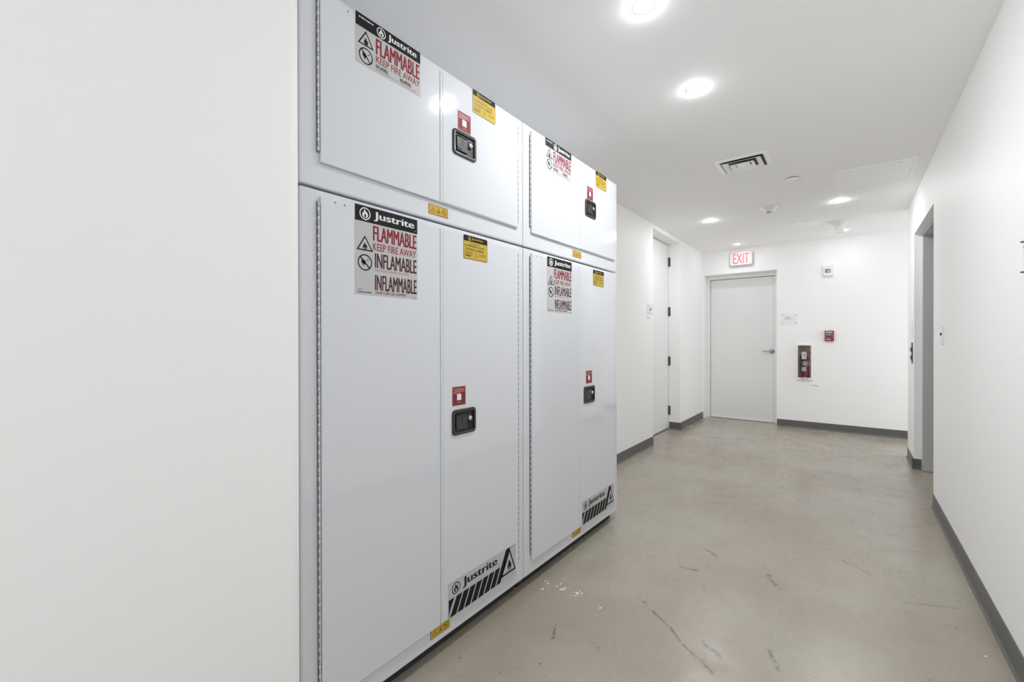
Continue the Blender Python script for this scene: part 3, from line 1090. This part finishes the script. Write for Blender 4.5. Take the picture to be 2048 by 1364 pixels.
# ------------------------------------------------------------------ extinguisher cabinet, recessed in the far wall
cxe, cze = (EX0 + EX1) / 2, (EZ0 + EZ1) / 2
ec = empty('extinguisher_cabinet', (cxe, YE, cze), 'recessed white cabinet with clear cover and extinguisher, right of the far door', 'extinguisher cabinet')
hw, hh = (EX1 - EX0) / 2, (EZ1 - EZ0) / 2
b = MB()   # tub
D = -.150
b.box(-hw, hw, -hh, hh, D - .003, D, 'tan', T_FAR)
b.box(-hw, -hw + .002, -hh, hh, D, .0, 'tan', T_FAR)
b.box(hw - .002, hw, -hh, hh, D, .0, 'tan', T_FAR)
b.box(-hw, hw, hh - .002, hh, D, .0, 'tan', T_FAR)
b.box(-hw, hw, -hh, -hh + .002, D, .0, 'tan', T_FAR)
b.build('tub', ec)
b = MB()
e = .010
zt = .026
b.box(-hw - e, hw + e, hh - .004, hh + e, .0005, zt, 'plastic', T_FAR, r=.003)
b.box(-hw - e, hw + e, -hh - .030, -hh + .004, .0005, zt, 'plastic', T_FAR, r=.003)
b.box(-hw - e, -hw + .003, -hh - .004, hh + .002, .0005, zt, 'plastic', T_FAR, r=.003)
b.box(hw - .003, hw + e, -hh - .004, hh + .002, .0005, zt, 'plastic', T_FAR, r=.003)
b.build('frame', ec)
b = MB()
n = 16
v, f = [], []
for k in range(n + 1):
    a = PI * k / n
    xx = -.052 * math.cos(a)
    v += [(xx, -hh + .004, .012 + .055 * math.sin(a)), (xx, hh - .004, .012 + .055 * math.sin(a))]
for k in range(n):
    f.append((2 * k, 2 * k + 2, 2 * k + 3, 2 * k + 1))
b.add(v, f, 'clear', True, T_FAR)
b.box(-hw + .003, -.052, -hh + .004, hh - .004, .0115, .0125, 'clear', T_FAR)
b.box(.052, hw - .003, -hh + .004, hh - .004, .0115, .0125, 'clear', T_FAR)
b.build('clear_cover', ec)
b = MB()
T = T_FAR @ Matrix.Translation((0, -hh - .008, zt))
b.lathe([(.020, 0), (.019, .005), (.014, .008), (0, .009)], 'plastic', 24, T, caps=False)
b.lathe([(.007, .008), (.007, .011), (0, .0115)], 'steel', 16, T, caps=False)
b.build('cover_lock', ec)

# the extinguisher is a thing of its own, standing in the cabinet
fe = empty('fire_extinguisher', (cxe + .012, YE + .080, EZ0 + .002), 'red fire extinguisher with white paper tag, standing in the recessed cabinet', 'fire extinguisher')
b = MB()
b.lathe([(.040, 0), (.050, .004), (.052, .012), (.052, .215), (.049, .240), (.038, .262), (.022, .276), (.016, .280)], 'extred', 32)
b.build('cylinder', fe)
b = MB()
b.lathe([(.016, .280), (.018, .283), (.018, .305), (.013, .310), (.013, .325)], 'brass', 20)
b.box(-.022, .034, -.010, .010, .318, .330, 'brass', r=.002)
b.lathe([(.012, 0), (.012, .012), (.010, .014)], 'chrome', 18, Matrix.Translation((0, -.012, .300)) @ Matrix.Rotation(PI / 2, 4, 'X'))
b.build('valve', fe)
b = MB()
b.tube([(-.010, 0, .333), (.02, 0, .343), (.055, 0, .352)], .0055, 'hose', 8)
b.tube([(-.010, 0, .326), (.02, 0, .322), (.050, 0, .312)], .0055, 'hose', 8)
b.build('handle', fe)
b = MB()
b.tube([(-.016, -.008, .310), (-.040, -.020, .318), (-.058, -.030, .300), (-.062, -.032, .250), (-.058, -.036, .18), (-.055, -.036, .11)], .0125, 'hose', 12)
b.lathe([(.009, 0), (.013, .03), (.014, .05)], 'hose', 14, Matrix.Translation((-.055, -.036, .110)) @ Matrix.Rotation(PI, 4, 'X'))
b.build('hose', fe)
s = Sticker(.060, .100, T_FAR @ Matrix.Translation((-.030, -.050, 0)), 'paper')
for k in range(5):
    s.micro(.006, .018 + .016 * k, .054, .022 + .016 * k, 'faint', 2, 80 + k)
s.line(.040, .035, .036, .075, .005, 'blueink', 3)
s.line(.038, .055, .046, .066, .004, 'blueink', 3)
tg = s.build('inspection_tag', fe, (-.018, -.0640, .318 - .012))
tag(tg, 'white paper inspection tag')
s = Sticker(.050, .060, T_FAR, 'white')
s.tri(.025, .008, .040, .040, .004, 'redp', 'white', 1)
s.micro(.006, .050, .044, .055, 'redp', 1, 3)
lb = s.build('cylinder_label', fe, (-.046, -.0535, .085))
b = MB()
b.lathe([(.0528, .165), (.0528, .222)], 'greymetal', 32, Matrix.Identity(4), caps=False)
b.build('instruction_band', fe)

# small white rod sticking out of the wall below the cabinet
b = MB()
b.tube([(-.030, .004, .010), (.030, -.003, .012)], .0055, 'plastic', 10, T_FAR)
b.box(.020, .030, -.009, .000, .0003, .012, 'plastic', T_FAR, r=.001)
tag(b.build('wall_peg', None, (-.356, YE, .612)), 'short white plastic rod on the wall below the extinguisher cabinet', 'peg')

# ------------------------------------------------------------------ signs on the left wall before the tall door
b = MB()
s = Sticker(.175, .110, T_LEFT @ Matrix.Translation((0, 0, .0)), 'plastic', t=.003)
s.rect(.010, .088, .060, .098, 'faint', 1)
s.rect(.125, .088, .165, .095, 'faint', 1)
s.rect(.085, .040, .128, .068, 'ink', 1)
s.rect(.010, .012, .060, .022, 'faint', 1)
s.rect(.125, .010, .165, .017, 'faint', 1)
tag(s.build('room_sign', None, (XL + .0003, 4.850, 1.535)), 'small white room plate with grey print on the left wall by the tall door', 'sign')
s = Sticker(.110, .045, T_LEFT, 'paper', t=.003)
s.rect(.004, .003, .106, .008, 'faint', 1)
s.rect(.040, .030, .065, .036, 'faint', 1)
tag(s.build('paper_strip', None, (XL + .0003, 4.840, 1.487)), 'narrow pale strip fixed just below the room plate on the left wall', 'sign')

# ------------------------------------------------------------------ right wall fittings
# key switch plate
ks = empty('key_switch', (XR, 4.028, 1.270), 'narrow white switch plate with a black keyhole on the right wall', 'switch')
b = MB()
plate(b, .080, .124, .004, .0004, .007, 'plastic', T_RIGHT)
b.build('cover_plate', ks)
b = MB()
b.lathe([(.009, .007), (.009, .012), (.007, .013), (0, .0132)], 'slot', 18, T_RIGHT @ Matrix.Translation((0, .002, 0)), caps=False)
b.build('keyhole', ks)
s = Sticker(.03, .03, T_RIGHT @ Matrix.Translation((-.015, -.050, .0071)), t=0)
s.rect(.003, .018, .027, .022, 'faint', 1)
s.build('lettering', ks, (0, 0, 0))

# elevator call plate on the column
cp = empty('elevator_call_plate', (XR, 5.745, 1.105), 'dark narrow elevator call plate with two buttons on the column', 'call button')
b = MB()
plate(b, .105, .200, .004, .0004, .006, 'darksteel', T_RIGHT)
b.build('cover_plate', cp)
for z in (.034, -.044):
    b = MB()
    b.lathe([(.022, .006), (.022, .012), (.016, .016), (0, .0165)], 'darksteel', 24, T_RIGHT @ Matrix.Translation((0, z, 0)), caps=False)
    b.build('call_button', cp)
s = Sticker(.120, .180, T_RIGHT @ Matrix.Translation((-.060, -.090, 0)), 'paper', t=.0015)
for k in range(5):
    s.micro(.012, .030 + .022 * k, .108, .037 + .022 * k, 'faint', 1, 90 + k)
tag(s.build('paper_notice', None, (XR - .0003, 5.755, 1.330)), 'small white printed notice on the column above the call plate', 'notice')

# sign with protruding metal pins at the right edge of the photo
sh = empty('wall_sign', (XR, 2.215, 1.528), 'white sign plate with metal pins on the right wall, cut by the right photo edge', 'sign')
b = MB()
b.box(-.121, .150, -.058, .066, .0004, .006, 'paper', T_RIGHT, r=.001)
b.build('panel', sh)
for u in (-.045, .130):
    for z in (-.058, .046):
        c = MB()
        c.lathe([(.0028, .0003), (.0028, .026), (.0020, .027), (0, .0272)], 'darksteel', 12, T_RIGHT @ Matrix.Translation((u, z, 0)), caps=False)
        c.build('pin', sh)
s = Sticker(.3, .17, T_RIGHT @ Matrix.Translation((-.15, -.085, .0062)), t=0)
s.disc(.049, .121, .0065, 'black', 1)
s.build('print', sh, (0, 0, 0))

# ------------------------------------------------------------------ white flecks on the floor by the cabinets
b = MB()
rnd = random.Random(3)
def fleck(x, y, r):
    n = 7
    pts = [(x + r * rnd.uniform(.4, 1.2) * math.cos(2 * PI * k / n), y + r * rnd.uniform(.4, 1.2) * math.sin(2 * PI * k / n)) for k in range(n)]
    b.prism(pts, 0.0001, .0012, 'dust')
for (cx_, cy_, n_, sp_, r_) in ((-1.212, 1.852, 3, .012, .006), (-1.21, 1.79, 2, .01, .006), (-1.135, 1.86, 9, .028, .007), (-1.16, 1.93, 6, .022, .003), (-1.040, 1.866, 9, .022, .0065), (-1.05, 1.835, 3, .012, .005), (-.905, 1.829, 3, .012, .006), (-.98, 2.02, 2, .02, .003), (-.93, 1.99, 2, .02, .004), (-.78, 2.03, 1, .01, .005), (-1.02, 1.21, 2, .06, .004), (-.87, 1.30, 2, .03, .004)):
    for k in range(n_):
        fleck(cx_ + rnd.gauss(0, sp_ * .6), cy_ + rnd.gauss(0, sp_ * .6), r_ * rnd.uniform(.4, 1.0))
fleck(.425, 2.465, .006)
tag(b.build('paint_flecks'), 'scattered white flecks on the grey floor in front of the cabinets', 'debris', kind='stuff')
